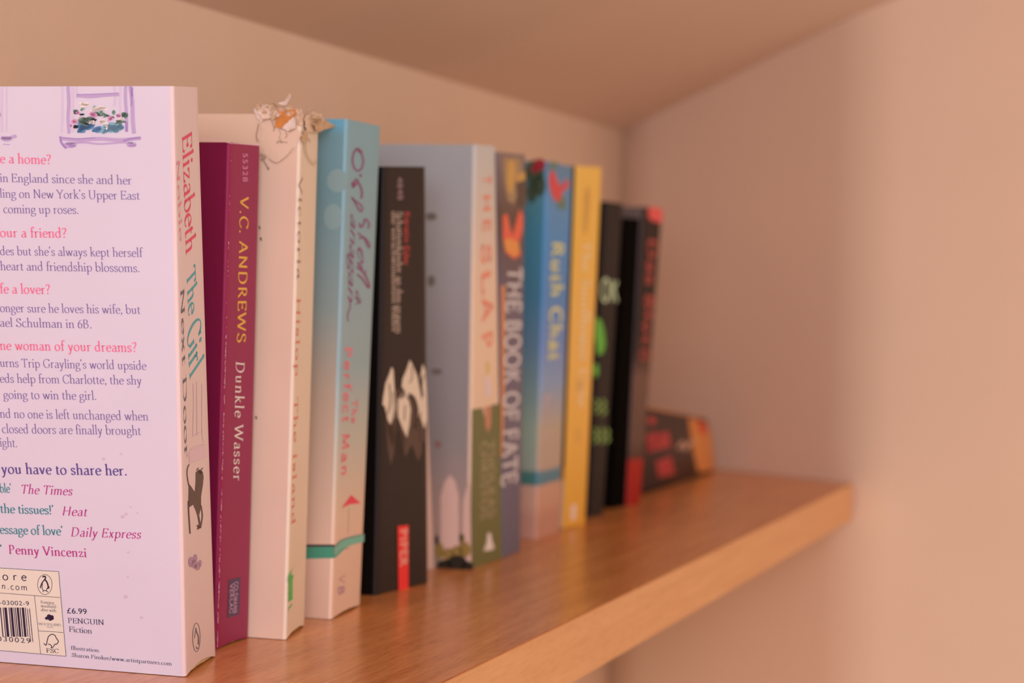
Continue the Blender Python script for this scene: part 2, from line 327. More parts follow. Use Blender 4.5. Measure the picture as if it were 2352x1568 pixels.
# ------------------------------------------------------------------ a paperback standing on the shelf
paper = mat('page_edges', (226, 205, 165), 0.9, 0.1, noise=0.15, scale=900)
inner = mat('card_inside', (222, 208, 190), 0.8, 0.2)
def book(name, label, BL, BR, TL, TR, depth, mats, dd=(0, 1), cup=0.0, lift=0.0, rr=0.0013, warp=0.0, group='paperbacks on the shelf', wear=None):
    """BL, BR, TL, TR: corners of the spine in metres (left = the side towards the camera); mats: near cover, spine, far cover"""
    BL, BR, TL, TR = [Vector(p) for p in (BL, BR, TL, TR)]
    root = bpy.data.objects.new(name, None); C.objects.link(root); root.location = ((BL+BR)/2).to_tuple()
    root.location.z = 0
    root['label'] = label; root['category'] = 'book'; root['group'] = group
    D = Vector((dd[0], dd[1], 0)).normalized(); T = (BR-BL).length
    out = Vector(((BR-BL).normalized()).cross(Vector((0, 0, 1)))).normalized()
    if out.y > 0: out = -out
    rf = rr/T; NZ = 18
    def P(a, dep, h):
        """a across the thickness 0..1, dep metres back, h 0..1"""
        b = BL.lerp(BR, a); t_ = TL.lerp(TR, a); p = b.lerp(t_, h)
        wv = warp*math.sin(h*math.pi)*math.sin(a*math.pi)
        return p + D*dep + out*wv
    th = 0.0004/T
    def sheet(nm, prof, m_, parent):
        """prof: list of (a, dep) outer, drawn as a thin folded card"""
        V = []; F = []; n = len(prof)
        for j in range(NZ+1):
            h = j/NZ
            for (a, dp) in prof:
                z = h
                v = P(a, dp, z)
                if j == 0: v.z = max(0.0002, v.z) + cup*math.sin(math.pi*min(1, max(0, a)))*(1 if dp < .004 else 0)
                V.append(v-root.location)
        for j in range(NZ+1):
            h = j/NZ
            for (a, dp) in prof:
                ai = a + (th if a < .5 else -th) if (a < rf*1.01 or a > 1-rf*1.01) else a
                v = P(min(max(ai, 0), 1), dp + (0.0004 if dp < rr else 0), h)
                if j == 0: v.z = max(0.0002, v.z) + cup*math.sin(math.pi*min(1, max(0, a)))*(1 if dp < .004 else 0)
                V.append(v-root.location)
        N = (NZ+1)*n
        for j in range(NZ):
            for i in range(n-1):
                k = j*n+i; F.append((k, k+1, k+n+1, k+n)); F.append((N+k, N+k+n, N+k+n+1, N+k+1))
        for i in range(n-1):
            F.append((i, N+i, N+i+1, i+1)); k = NZ*n+i; F.append((k, k+1, N+k+1, N+k))
        for j in range(NZ):
            k = j*n; F.append((k, k+n, N+k+n, N+k)); k = j*n+n-1; F.append((k, N+k, N+k+n, k+n))
        idx = [0]*len(F)
        for q in range(NZ*(n-1)): idx[2*q+1] = 1
        o = mesh_obj(nm, V, F, [m_, inner], parent, idx, True)
        return o
    arcL = [(rf*(1-math.cos(t_*math.pi/2/5)), rr*(1-math.sin(t_*math.pi/2/5))) for t_ in range(0, 6)]     # from side to front
    arcR = [(1-a, d) for a, d in reversed(arcL)]
    parts = {}
    parts['near'] = sheet('back_cover', [(0, depth*(1-k/8)) if k < 8 else (0, rr) for k in range(9)], mats[0], root)
    parts['spine'] = sheet('spine', arcL + [(rf+(1-2*rf)*k/8, 0) for k in range(1, 8)] + arcR, mats[1], root)
    parts['far'] = sheet('front_cover', [(1, rr) if k == 0 else (1, depth*k/8) for k in range(9)], mats[2], root)
    # page block with faintly ragged edges
    V = []; NP = 14; i0, i1 = 0.0008/T, 1-0.0008/T
    for h in (0.003, 0.995):
        for dp in (0.0008, depth-0.001):
            for k in range(NP+1):
                a = i0+(i1-i0)*k/NP; v = P(a, dp + (random.uniform(-.0006, .0006) if dp > .01 else 0), h); v.z += random.uniform(0, .0003)
                V.append(v-root.location)
    n = NP+1; F = []
    for k in range(NP):
        F += [(k, n+k, n+k+1, k+1), (2*n+k, 2*n+k+1, 3*n+k+1, 3*n+k), (n+k, 3*n+k, 3*n+k+1, n+k+1), (k, k+1, 2*n+k+1, 2*n+k)]
    F += [(0, 2*n, 3*n, n), (NP, n+NP, 3*n+NP, 2*n+NP)]
    mesh_obj('page_block', V, F, [paper], root)
    parts['root'] = root
    parts['sf'] = Face(BL, BR-BL, TL-BL + Vector((0,0,0)), root)
    # near cover seen from the camera: rightwards is -D
    parts['nf'] = Face(BL, -D, TL-BL, root)
    return parts

# printed colours: what the photograph shows divided by the colour of the light falling there
def tos(v): return int(round(255*(12.92*v if v <= .0031308 else 1.055*v**(1/2.4)-.055)))
def unlit(c, l):
    return tuple(max(2, min(246, tos(min(.93, lin(c)[i]/l[i])))) for i in range(3))
def S(r, g, b): return unlit((r, g, b), (.62, .40, .30))
def K(r, g, b): return unlit((r, g, b), (.92, .80, .84))
def N_(r, g, b): return unlit((r, g, b), (.60, .42, .33))
def cover(name, rgb, rough=.34, **k): return mat(name, rgb, rough+.06, .16, **k)

# ================================================================== 1. lilac paperback, back cover towards the camera
white1 = cover('lilac_white_card', (226, 229, 251), .42, noise=.02, scale=30)
b1 = book('paperback_book', 'thick lilac-white paperback nearest the camera, its back cover full of purple and pink text',
          (0.7058, 0.3278, 0), (0.7491, 0.3363, 0), (0.6726, 0.3212, 0.1958), (0.7049, 0.3276, 0.1984), 0.119, (white1, cover('lilac_white_spine', (240, 226, 230), .42, noise=.02, scale=30), white1), cup=.0022)
f, sf = b1['nf'], b1['sf']; cv, sp = b1['near'], b1['spine']
pink, grey, teal, mag, deep = K(238,125,165), K(138,114,172), K(80,140,155), K(188,70,145), K(105,85,155)
T = [
 (pink,'bold',"e a home?",(0,374),(118,377),13.5,1), (grey,'text',"in England since she and her",(0,417.6),(303.6,423.5),12.3,0),
 (grey,'text',"ling on New York's Upper East",(0,453.4),(322,458.5),12.3,0), (grey,'text',"coming up roses.",(7.6,489),(182,491),12.3,0),
 (pink,'bold',"our a friend?",(0,544),(154,545.7),13.5,1), (grey,'text',"des but she's always kept herself",(0,585.4),(328,590),12.3,0),
 (grey,'text',"heart and friendship blossoms.",(1,620),(322,624.7),12.3,0), (pink,'bold',"fe a lover?",(0,673),(116,675),13.5,1),
 (grey,'text',"onger sure he loves his wife, but",(0,716),(323.5,720.6),12.3,0), (grey,'text',"ael Schulman in 6B.",(0,749.7),(212,753.8),12.3,0),
 (pink,'bold',"ne woman of your dreams?",(0,802.8),(315,808),13.5,2), (grey,'text',"urns Trip Grayling's world upside",(0,842),(337,849),12.3,0),
 (grey,'text',"eds help from Charlotte, the shy",(0,878),(326.5,883),12.3,0), (grey,'text',"going to win the girl.",(8,915),(223,918),12.3,0),
 (grey,'text',"nd no one is left unchanged when",(0,958.8),(342,965.4),12.6,0), (grey,'text',"closed doors are finally brought",(4.6,994),(325,998.6),12.6,0),
 (grey,'text',"ight.",(0,1025),(41,1026.6),12.6,0), (deep,'bold',"you have to share her.",(4,1087),(293,1091.5),14.6,2),
 (teal,'bold',"ble'",(0,1130.5),(27.5,1131),12.6,0), (mag,'ibold',"The Times",(47,1133),(166,1137),13,3),
 (teal,'bold',"the tissues!'",(1,1177),(125,1181),12.6,0), (mag,'ibold',"Heat",(142,1183),(200,1185),13,3),
 (teal,'bold',"essage of love'",(0,1225),(146,1229),12.8,0), (mag,'ibold',"Daily Express",(162,1231),(323.5,1236.5),13,3),
 (teal,'bold',"'",(0,1272),(6,1272.5),13,0), (mag,'bold',"Penny Vincenzi",(20.5,1271),(200,1279),12.5,2),
]
by = {}
for col, st, s_, a, b, xh, tr in T:
    k = col; p = by.setdefault(k, Print(f)); p.text(s_, st, a, b, (a[0]-.04*xh, a[1]-xh*1.6), tr)
nm = {pink: 'question_text', grey: 'blurb_text', teal: 'review_quotes', mag: 'review_sources', deep: 'tagline_text'}
for k, p in by.items(): p.done(nm[k], ink(k), cv)
# painted sash windows with flower boxes at the head of the cover (crop pixels to photo pixels)
def c1(*P): return [(x/3.92, y/3.92+160) for x, y in P]
lil1, lil2, lil3 = K(214,196,228), K(190,165,215), K(165,135,200)
p = Print(f, .00010)
for L, w_ in (([(560,150),(562,300),(556,560)],5),([(655,152),(650,330),(655,560)],8),([(1030,150),(1036,230),(1030,330)],6),([(1085,150),(1080,300),(1085,420)],5),([(690,150),(690,260)],4),([(15,150),(12,350),(16,560)],6),([(60,155),(58,560)],3),([(0,380),(6,420)],5)):
    p.line(c1(*L), w_)
p.done('window_painting', ink(lil1), cv)
p = Print(f, .00013)
for L, w_ in (([(612,148),(620,300),(614,420),(622,575)],7),([(690,232),(820,240),(950,228),(1075,222)],8),([(1132,148),(1130,260),(1140,420),(1140,560)],7),([(1175,148),(1192,300),(1196,450),(1208,575)],9),
              ([(560,620),(700,632),(900,622),(1080,632),(1270,615)],8),([(600,668),(760,655),(900,668),(1100,655),(1200,660)],4),([(10,608),(60,620),(110,606),(150,596)],7),([(30,670),(90,675)],2)):
    p.line(c1(*L), w_)
p.blob(630/3.92, 160+678/3.92, 16, 7); p.blob(1185/3.92, 160+675/3.92, 12, 6); p.blob(60/3.92, 160+622/3.92, 13, 6)
p.done('window_painting', ink(lil2), cv)
p = Print(f, .00016)
for L, w_ in (([(1178,150),(1188,260),(1184,330)],3),([(1140,470),(1142,555)],6),([(545,600),(552,650),(580,690),(600,705)],5),([(690,224),(900,218),(1070,212)],1.6),([(1110,640),(1200,618),(1265,612)],4),([(560,612),(700,622),(860,612)],2.2),([(1160,682),(1225,680)],4),([(1195,160),(1190,240)],3)):
    p.line(c1(*L), w_)
p.blob(650/3.92, 160+684/3.92, 8, 3.5)
p.done('window_painting', ink(lil3), cv)
flowers = [(K(95,140,190),[(800,525,26,9),(740,550,14,5),(890,540,24,7),(760,510,16,8)]),(K(130,175,205),[(1010,520,26,10),(1060,530,16,9),(940,545,20,6),(1090,510,9,8)]),(K(100,125,120),[(760,470,15,10),(690,380,8,7),(900,400,12,6),(960,415,14,4),(1080,470,16,5),(800,440,14,5),(1120,410,10,8)]),
           (K(60,65,80),[(682,515,8,5),(850,448,8,4.5),(735,405,7,3),(780,485,8,3),(1020,430,5,2)]),(K(215,150,195),[(840,405,9,7),(670,465,8,6),(700,385,6,4),(1000,440,8,5),(640,500,4,5),(1075,415,7,4)]),(K(130,170,160),[(1025,382,5.5,6.5),(845,345,5,8),(745,355,6,4),(910,385,6,5)]),
           (K(245,240,225),[(718,425,6.5,5.5),(900,350,26,7),(760,310,20,8),(820,470,9,4),(930,465,13,6),(965,500,4,10),(1100,440,8,4),(860,480,6,3)])]
l_ = .00018
for col, L in flowers:
    p = Print(f, l_); l_ += .00002
    for x, y, rx, ry in L:
        for q in range(3): p.blob(x/3.92+random.uniform(-.35, .35)*rx, 160+y/3.92+random.uniform(-.4, .4)*ry, rx*random.uniform(.45, .8), ry*random.uniform(.45, .8), random.uniform(-.6, .6))
    p.done('window_box_flowers', ink(col), cv)
# smudges of ink and dirt on the card
p = Print(f, .0001)
for x, y, r in ((282,1186,5),(290,1180,4),(300,1164,2.5),(316,1178,2.5),(238,1054,4),(278,1042,3),(294,1325,3),(289,1370,5),(325,1418,4),(295,1268,3)): p.blob(x, y, r, r*.8)
p.done('smudge_marks', ink(K(208,188,210)), cv)
# barcode panel
p = Print(f, .00010); p.poly([(0,1303.7),(135,1312),(152,1506.4),(0,1493)]); p.done('barcode_panel', ink(K(228,217,212)), cv)
p = Print(f, .00014); dk = ink(K(50,40,70))
for a, b in (((0,1303.7),(135,1312)),((135,1312),(152,1506.4)),((0,1493),(152,1506.4)),((0,1361),(138.5,1371.6)),((79.6,1367),(94,1502)),((88.5,1447.8),(146,1451.8))): p.line([a, b], 1.0, False)
p.text("ore", 'sans', (6,1331), (62,1333), (6,1313), 26); p.text("n.com", 'sans', (4,1351.6), (64,1355.5), (4,1337.5), 12)
p.line([(0,1330.5),(1,1330.6)], 2, False)
def bartext(s_, pA, pB, h, tr=8):
    """plain digits set in Blender's built-in face, flattened to a mesh"""
    cu = bpy.data.curves.new('t', 'FONT'); cu.body = s_; cu.space_character = 1.0 + tr/40; o = bpy.data.objects.new('t', cu); C.objects.link(o)
    bpy.context.view_layer.update(); me = o.to_mesh(); V = [(v.co.x, v.co.y) for v in me.vertices]; Fc = [tuple(q.vertices) for q in me.polygons]
    o.to_mesh_clear(); bpy.data.objects.remove(o); x0 = min(v[0] for v in V); x1 = max(v[0] for v in V); y1_ = max(v[1] for v in V if True)
    return V, Fc, x0, x1, y1_
def put_plain(p, s_, pA, pB, up, tr=4):
    V, Fc, x0, x1, yt = bartext(s_, pA, pB, 1, tr)
    yt = .73
    a, b, c = p.f.at(pA), p.f.at(pB), p.f.at(up)
    ux, uy = (b[0]-a[0])/(x1-x0), (b[1]-a[1])/(x1-x0); L = math.hypot(ux, uy); nx, ny = -uy/L, ux/L
    h = abs((c[0]-a[0])*nx+(c[1]-a[1])*ny)/yt
    p.add(V, Fc, lambda v: (a[0]+ux*(v[0]-x0)+nx*h*v[1], a[1]+uy*(v[0]-x0)+ny*h*v[1]))
put_plain(p, "-03002-9", (0,1387.7), (67.4,1390.3), (0,1377.2)); put_plain(p, "030029", (-5,1471), (70.7,1476.6), (-5,1459.5), 10)
put_plain(p, "\u00a36.99", (154.8,1407.6), (200,1409.8), (154.8,1394.6), 1)
bx = [(0,2.5),(6.5,2),(10,6),(20,2.2),(23.5,5.5),(31,1.8),(34.5,2.2),(38.5,5),(45.5,2.2),(50,5.5),(57.5,1.8)]
for x, w_ in bx: p.poly([(x,1394.5),(x+w_,1394.7),(x+w_+6.2,1462),(x+6.2,1461.5)])
for x in (62.5,67.5): p.poly([(x,1397),(x+1.6,1397),(x+9,1473.5),(x+7.4,1473.3)])
# seabird in an oval, leaf mark, tick-tree mark
p.line([(103.5+16.6*math.cos(t_*math.pi/12), 1341.7+23*math.sin(t_*math.pi/12)) for t_ in range(25)], 1.1)
p.line([(98,1325),(102,1322.5),(105,1325),(104,1330),(108,1336),(111,1345),(110,1352)], 3.2); p.line([(103,1330),(97,1338),(94,1346),(93,1350)], 2.6)
p.line([(98,1339),(97,1350),(100,1356),(98,1358.5)], 1.6); p.line([(111,1345),(114,1350)], 2.4); p.line([(109,1350),(107,1356),(111,1359)], 1.6); p.line([(99,1355),(108,1356)], 1.6)
for x, y, r in ((108,1419,4.5),(113,1414,5),(119,1416,5),(116,1421,5),(121,1420,3.4)): p.blob(x, y, r, r*.8)
p.line([(101,1476.5),(106.5,1481),(109,1470),(112,1461),(119,1456),(126,1458),(130,1465),(134.5,1472),(131,1478),(126,1478.5)], 2.0)
p.line([(111,1478),(116,1480),(119,1483),(118,1486)], 1.8); p.line([(126,1478.5),(124,1483),(121,1486),(117,1486.5)], 1.8)
p.text("FSC", 'bold', (107,1497.6), (135.5,1499.3), (107,1488), 2)
p.text("WOODLAND", 'text', (88.5,1434.5), (141,1437.5), (88.5,1429)); p.text("TRUST", 'text', (107,1440.5), (123.5,1441.5), (107,1437.5))
p.text("Keeping", 'text', (94,1385), (125,1387), (94,1378)); p.text("woodland", 'text', (94,1393.6), (130,1396), (94,1386.6)); p.text("alive with", 'text', (94,1402.5), (130,1405), (94,1395.5))
p.text("PENGUIN", 'text', (156.5,1430), (240,1434.6), (156.5,1418)); p.text("Fiction", 'text', (159,1450), (212,1454.5), (159,1437.5))
p.text("Illustration:", 'text', (163,1491), (230,1497.2), (163,1482.5)); p.text("Sharon Pinsker/www.artistpartners.com", 'text', (164.7,1507.5), (395.3,1527.8), (164.2,1498.8))
p.done('panel_print', dk, cv)
# the spine
red1, tea, slate = ink(S(200,50,70)), ink(S(50,125,120)), ink(S(90,75,75))
p = Print(sf); p.text("Elizabeth", 'display', (418,311), (427,588), (440.5,311)); p.done('author_lettering', red1, sp, 'red serif lettering running down')
p = Print(sf); p.text("Noble", 'text', (405,366), (412,556), (411.5,366)); p.done('author_lettering', ink(S(202,105,112)), sp)
p = Print(sf); p.text("The", 'display', (428,626), (433,730), (449,622)); p.text("Girl", 'display', (429,757), (436,874), (462,757)); p.done('title_lettering', tea, sp, 'teal serif lettering running down')
p = Print(sf); p.text("Next Door", 'text', (414,662), (424,1056), (422.5,662)); p.done('title_lettering', slate, sp)
p = Print(sf)
for L in (([(443,880),(444,930),(442,1000)]),([(451,876),(452,1000)]),([(463,880),(463,990)]),([(441,1003),(452,995),(465,991)]),([(435,1033),(450,1024),(470,1020)]),([(463,990),(466,1015)])): p.line(L, .8)
p.done('house_sketch', ink(S(172,128,130)), sp)
p = Print(sf, .0001); p.poly([(434,1036),(470,1021),(474,1050),(434,1064)]); p.done('house_sketch', ink(S(192,142,138)), sp)
cat = [(433,1110),(437,1118),(443,1128),(446,1115),(446,1090),(450,1080),(456,1078),(464,1082),(467,1092),(465,1110),(461,1130),(462,1160),(459,1180),(459,1205),(463,1180),(465,1195),(462,1212),(456,1200),(450,1180),(445,1160),(440,1165),(437,1200),(435,1225),(433,1200),(431,1160),(431,1120)]
p = Print(sf, .00014)
body = [(433,1110),(439,1118),(447,1130),(449,1105),(449,1085),(456,1078),(465,1084),(467,1095),(465,1115),(461,1140),(461,1165),(455,1190),(449,1172),(443,1158),(438,1162),(432,1165)]
p.poly(body); p.line([(433,1115),(429,1090),(430,1075),(434,1066)], 2.2); p.line([(432,1150),(433,1180),(436,1225)], 3.0); p.line([(455,1185),(458,1205),(453,1215)], 4); p.line([(461,1160),(464,1185),(460,1212)], 2.6); p.line([(452,1206),(460,1212)],4)
p.blob(459, 1084, 5, 6); p.line([(451,1080),(455,1074)], 2); p.line([(462,1078),(465,1074)], 2)
p.done('cat_drawing', ink(S(70,48,38)), sp, 'small black cat drawing')
p = Print(sf, .0001)
for x, y, rx, ry in ((438,1290,6,12),(446,1295,7,10),(453,1300,7,9),(448,1282,5,10),(459,1293,4,8)): p.blob(x, y, rx, ry)
p.done('cat_shadow', ink(S(150,105,115)), sp)
p = Print(sf, .00014); p.line([(450.5+8.5*math.cos(t_*math.pi/12), 1463+33*math.sin(t_*math.pi/12)) for t_ in range(25)], 1.0)
p.line([(449,1441),(451,1450),(455,1462),(455,1480)], 2.2); p.line([(449,1446),(446,1465)], 1.1); p.line([(450,1484),(452,1489),(455,1487)], 1.6); p.done('publisher_mark', slate, sp)

# ================================================================== 2. purple paperback
pur = cover('maroon_card', (128, 26, 72), .36, noise=.04, scale=20); purs = cover('maroon_spine', (156, 46, 92), .36, noise=.05, scale=25)
b2 = book('paperback_book', 'maroon paperback with gold author name and a worn white hinge, second from the camera',
          (0.7634, 0.3426, 0), (0.794, 0.3433, 0), (0.7659, 0.3427, 0.1841), (0.7947, 0.3433, 0.1847), 0.115, (pur, purs, pur), cup=.0008)
sf, sp = b2['sf'], b2['spine']
p = Print(sf); p.text("V.C. ANDREWS", 'flare', (551,449), (543.5,787), (571,449), 4); p.done('author_lettering', ink(S(205,132,42)), sp, 'gold capitals running down')
p = Print(sf); p.text("Dunkle Wasser", 'spaced', (541.5,829), (535.5,1104), (561,829), 7); p.done('title_lettering', ink(S(222,165,160)), sp)
p = Print(sf); put_plain(p, "55328", (557,352), (557,417), (569,352), 6); p.done('number_print', ink(S(185,100,115)), sp)
p = Print(sf); p.poly([(525,1331),(552,1325),(549,1410),(522,1419)]); p.done('publisher_panel', ink(S(62,36,54)), sp)
p = Print(sf, .00018); p.text("GOLDMANN", 'sbold', (536.5,1336), (534,1409), (546,1336), 6); p.text("VERLAG", 'sbold', (527.5,1341), (526,1409), (535,1341), 6); p.done('publisher_lettering', ink(S(160,108,118)), sp)
p = Print(sf, .0002)
for k in range(260):
    t_ = random.random()**.8; y = 335+1150*t_; x = 530-33*(y-327)/1165 + random.uniform(-.3, 1.4)
    if y < 760 and random.random() < .7: continue
    p.line([(x, y), (x-.1, y+random.uniform(1.5, 8 if y > 780 else 4))], random.uniform(.3, 1.2), False)
p.line([(500,1494),(515,1488),(540,1480),(571,1467)], 2.2); p.line([(463,321),(500,323),(526,328),(530,331)], 1.6); p.line([(531,329),(560,331),(594,334)], 1.4)
p.done('worn_edge', ink(S(196,128,132)), sp)

# ================================================================== 3. cream paperback with torn head
cream = cover('cream_card', (240, 216, 192), .38, noise=.04, scale=25); creams = cover('cream_spine', (245, 234, 216), .42, noise=.04, scale=25)
b3 = book('paperback_book', 'cream-white paperback with a torn and shredded head of the spine, beside the maroon one',
          (0.7953, 0.3287, 0), (0.8321, 0.3362, 0), (0.8015, 0.3299, 0.1972), (0.8375, 0.3373, 0.1999), 0.122, (cream, creams, cream), cup=.0016)
sf, nf, sp, cv = b3['sf'], b3['nf'], b3['spine'], b3['near']
p = Print(sf); p.text("Victoria", 'text', (687,404), (682,642), (694.5,404), 6); p.done('author_lettering', ink(S(140,105,85)), sp)
p = Print(sf); p.text("Hislop", 'text', (681.5,682), (677,865), (690,682), 6); p.text("The Island", 'text', (676,912), (669,1208), (684.5,912), 6); p.done('title_lettering', ink(S(198,96,70)), sp, 'red lettering running down')
p = Print(sf); p.text("headline review", 'sbold', (661,1318), (661,1384), (674,1318), 6); p.poly([(663,1322),(672,1319),(672,1376),(663,1382)]); p.text("R", 'sbold', (661,1395), (661,1405), (670,1393)); p.done('publisher_mark', ink(S(92,152,75)), sp, 'green lettering near the foot')
# peeled lamination: raised jagged card flakes, grime lines and fibres
def flake(face, pts, lift, m_, parent, name='torn_flap', curl=.002):
    J = []
    for i, q in enumerate(pts):
        e = pts[(i+1) % len(pts)]; L = math.hypot(e[0]-q[0], e[1]-q[1]); nn = max(2, int(L/4))
        for k_ in range(nn): t_ = k_/nn; J.append((q[0]+(e[0]-q[0])*t_+random.uniform(-1.1, 1.1)*min(1, L/12), q[1]+(e[1]-q[1])*t_+random.uniform(-1.1, 1.1)*min(1, L/12)))
    P = [face.at(q) for q in J]; cx_ = sum(q[0] for q in P)/len(P); cy_ = sum(q[1] for q in P)/len(P)
    V = [face.to3(cx_, cy_, lift+.0003)]; n = len(P)
    for i, q in enumerate(P):
        mx_, my_ = (q[0]+cx_)/2, (q[1]+cy_)/2; V.append(face.to3(mx_, my_, lift+.0003))
    for i, q in enumerate(P): V.append(face.to3(q[0], q[1], lift+random.uniform(.1, 1)*curl*.5))
    F = [(0, 1+i, 1+(i+1) % n) for i in range(n)] + [(1+i, 1+n+i, 1+n+(i+1) % n, 1+(i+1) % n) for i in range(n)]
    o = mesh_obj(name, V, F, [m_], parent, None, False); md = o.modifiers.new('thick', 'SOLIDIFY'); md.thickness = .00025; return o
def z8(*P): return [(560+x/7.127, 200+y/7.127) for x, y in P]
pale = mat('torn_card_pale', (242,222,202), .75, .15, noise=.06, scale=500); buff = mat('torn_card_buff', (220,194,164), .85, .1, noise=.2, scale=400)
rawo = mat('raw_orange_board', (222,150,84), .9, .1, noise=.1, scale=400); whi = mat('torn_card_white', (240,226,214), .8, .1)
flake(nf, z8((290,610),(400,545),(500,560),(620,700),(760,740),(900,700),(960,780),(900,880),(820,1060),(700,1160),(560,1260),(430,1180),(330,1040),(270,900),(300,760)), .0002, cream, cv, curl=.0003)
flake(nf, z8((600,380),(860,370),(880,440),(830,500),(740,590),(620,680),(530,660),(560,520)), .0011, rawo, cv, 'exposed_board', .0004)['label'] = 'orange-brown board laid bare by the tear'
flake(nf, z8((660,680),(760,580),(850,500),(890,580),(870,700),(760,730)), .0015, whi, cv)
flake(nf, z8((260,400),(330,350),(470,330),(500,420),(470,520),(360,540),(290,480)), .0012, pale, cv, curl=.003)
flake(nf, z8((180,360),(280,320),(340,360),(350,520),(300,590),(230,500)), .0006, whi, cv, curl=.002)
flake(nf, z8((300,300),(420,250),(560,270),(620,330),(560,380),(420,350)), .001, buff, cv, curl=.004)
flake(nf, z8((500,400),(590,370),(600,470),(520,560),(480,520)), .002, buff, cv, curl=.002)
flake(nf, z8((620,280),(700,260),(800,120),(790,220),(760,300),(690,320)), .0015, whi, cv, curl=.004)
flake(nf, z8((880,380),(960,360),(1000,470),(980,640),(900,620),(890,480)), .0012, buff, cv, curl=.002)
flake(sf, z8((980,460),(1060,430),(1240,440),(1230,640),(1150,720),(1010,740),(960,640)), .0004, pale, sp, curl=.0015)
flake(sf, z8((1040,600),(1200,520),(1310,580),(1400,650),(1300,670),(1200,700),(1100,740)), .0016, buff, sp, curl=.003)
flake(sf, z8((900,800),(960,700),(1010,760),(1000,860),(930,900)), .0006, buff, sp, curl=.0015)
for k in range(26):
    x = random.uniform(230, 1150); y = random.uniform(280, 420) + (x-230)*.12; r = random.uniform(25, 70)
    flake(nf if x < 980 else sf, z8(*[(x+r*random.uniform(.5, 1.2)*math.cos(a*1.05), y+r*random.uniform(.3, .9)*math.sin(a*1.05)) for a in range(6)]), random.uniform(.0005, .002), random.choice((pale, buff, buff, whi)), cv if x < 980 else sp, 'paper_shred', .003)
p = Print(nf, .0012)
for L, w_ in (([(260,600),(245,700),(225,800),(250,900)],3),([(290,1100),(370,1150),(300,1190)],6),([(330,1180),(390,1280),(430,1350)],3),([(560,925),(590,890),(640,900),(620,915)],3),([(640,905),(700,905),(735,915)],1.6),([(590,700),(620,770),(600,840),(640,870)],1.4),([(700,750),(730,790),(700,840)],2),([(430,1340),(410,1330)],6),([(620,330),(720,300),(780,270)],1.6),([(480,560),(520,690),(500,720)],2.5),([(430,1180),(560,1240),(720,1130),(830,1000)],1.5)): p.line(z8(*L), w_)
p.done('grime_line', ink(S(150,108,82)), cv)
p = Print(sf, .0008)
for L, w_ in (([(900,890),(960,820),(1040,850),(1050,900)],2.5),([(990,850),(980,960),(1000,1100),(1060,1200),(1120,1270),(1170,1190)],2),([(960,760),(1100,700),(1230,640)],1.6),([(980,430),(1040,400),(1100,370)],2.5),([(1100,660),(1180,600)],1.5)): p.line(z8(*L), w_)
p.done('grime_line', ink(S(165,122,92)), sp)
p = Print(nf, .0004)
for x, y, r in ((597,522,3),(600,548,3.4),(589,958,3)):
    p = Print(nf, .0004); p.blob(x, y, r*.7, r); p.blob(x+1.5, y+r*1.2, r*.4, r*.5); p.done('dirt_spot', ink(S(100,70,50)), cv)
def fibre(face, pts, r, parent):
    V = []; F = []
    P = [face.to3(*face.at(q[:2]), q[2]) for q in pts]
    for i, c in enumerate(P):
        for k in range(4): V.append(c + face.u*r*math.cos(k*math.pi/2) + face.n*r*math.sin(k*math.pi/2))
    for i in range(len(P)-1):
        for k in range(4): F.append((4*i+k, 4*i+(k+1) % 4, 4*i+4+(k+1) % 4, 4*i+4+k))
    mesh_obj('loose_fibre', V, F, [whi], parent)
for k in range(14):
    x = random.uniform(592, 735); y = 250 + (x-592)*.12; P = [(x, y, .001)]
    for q in range(5): x += random.uniform(-7, 9); y -= random.uniform(-2, 6); P.append((x, y, .001+q*.0006))
    fibre(nf, P, .00007, cv)
fibre(nf, [(652,243,.001),(664,237,.002),(670,231,.003),(676,222,.004)], .0003, cv)

# ================================================================== 4. pale blue paperback with a beach
tb = [(0,(228,196,172)),(.150,(236,206,182)),(.155,(232,204,180)),(.45,(196,180,160)),(.62,(150,172,170)),(.85,(124,166,176)),(.965,(122,170,184)),(.985,(112,184,214)),(1,(108,186,218))]
ts = [(0,(242,216,196)),(.155,(242,216,196)),(.22,(234,216,196)),(.36,(200,208,200)),(.5,(158,194,206)),(.8,(142,188,206)),(1,(136,192,214))]
tn = gradient('sea_sky_cover', tb); tsp = gradient('sea_sky_spine', ts)
b4 = book('paperback_book', 'pale turquoise paperback with purple handwritten author name and a red flag over a beach',
          (0.852, 0.3329, 0), (0.8959, 0.3372, 0), (0.8585, 0.3335, 0.1998), (0.9107, 0.3386, 0.2008), 0.121, (tn, tsp, tn), cup=.001)
sf, nf, sp, cv = b4['sf'], b4['nf'], b4['spine'], b4['near']
hw = ink(S(112,48,74))
p = Print(sf); p.line([(832,350),(820,341),(811,355),(810,375),(818,391),(829,388),(834,370),(829,352),(820,345)], 4); p.blob(828, 403, 3, 4)
p.line([(809,418),(811,430),(822,419),(831,440),(829,456)], 4.5); p.line([(812,424),(816,412),(824,416)],4); p.line([(808,452),(826,484),(832,480),(828,470),(808,456)], 3.6)
p.text("anagan", 'hand', (806,486), (798,690), (822,486), -2); p.line([(803,690),(804,705),(798,722),(799,738)], 2.4)
p.line([(845,525),(847,512),(838,503),(835,515),(828,522),(825,512)], 4); p.line([(822,535),(836,548),(846,568),(848,560),(836,545),(824,548)], 3.5)
p.text("ei", 'hand', (822,560), (820,612), (843,560), -2); p.line([(819,612),(836,628),(847,652),(845,660),(832,640),(820,630)], 4.5); p.text("a", 'hand', (818,662), (816,686), (838,662), -2); p.line([(822,684),(823,692),(817,700)], 2.2)
p.done('author_lettering', hw, sp, 'purple handwriting running down')
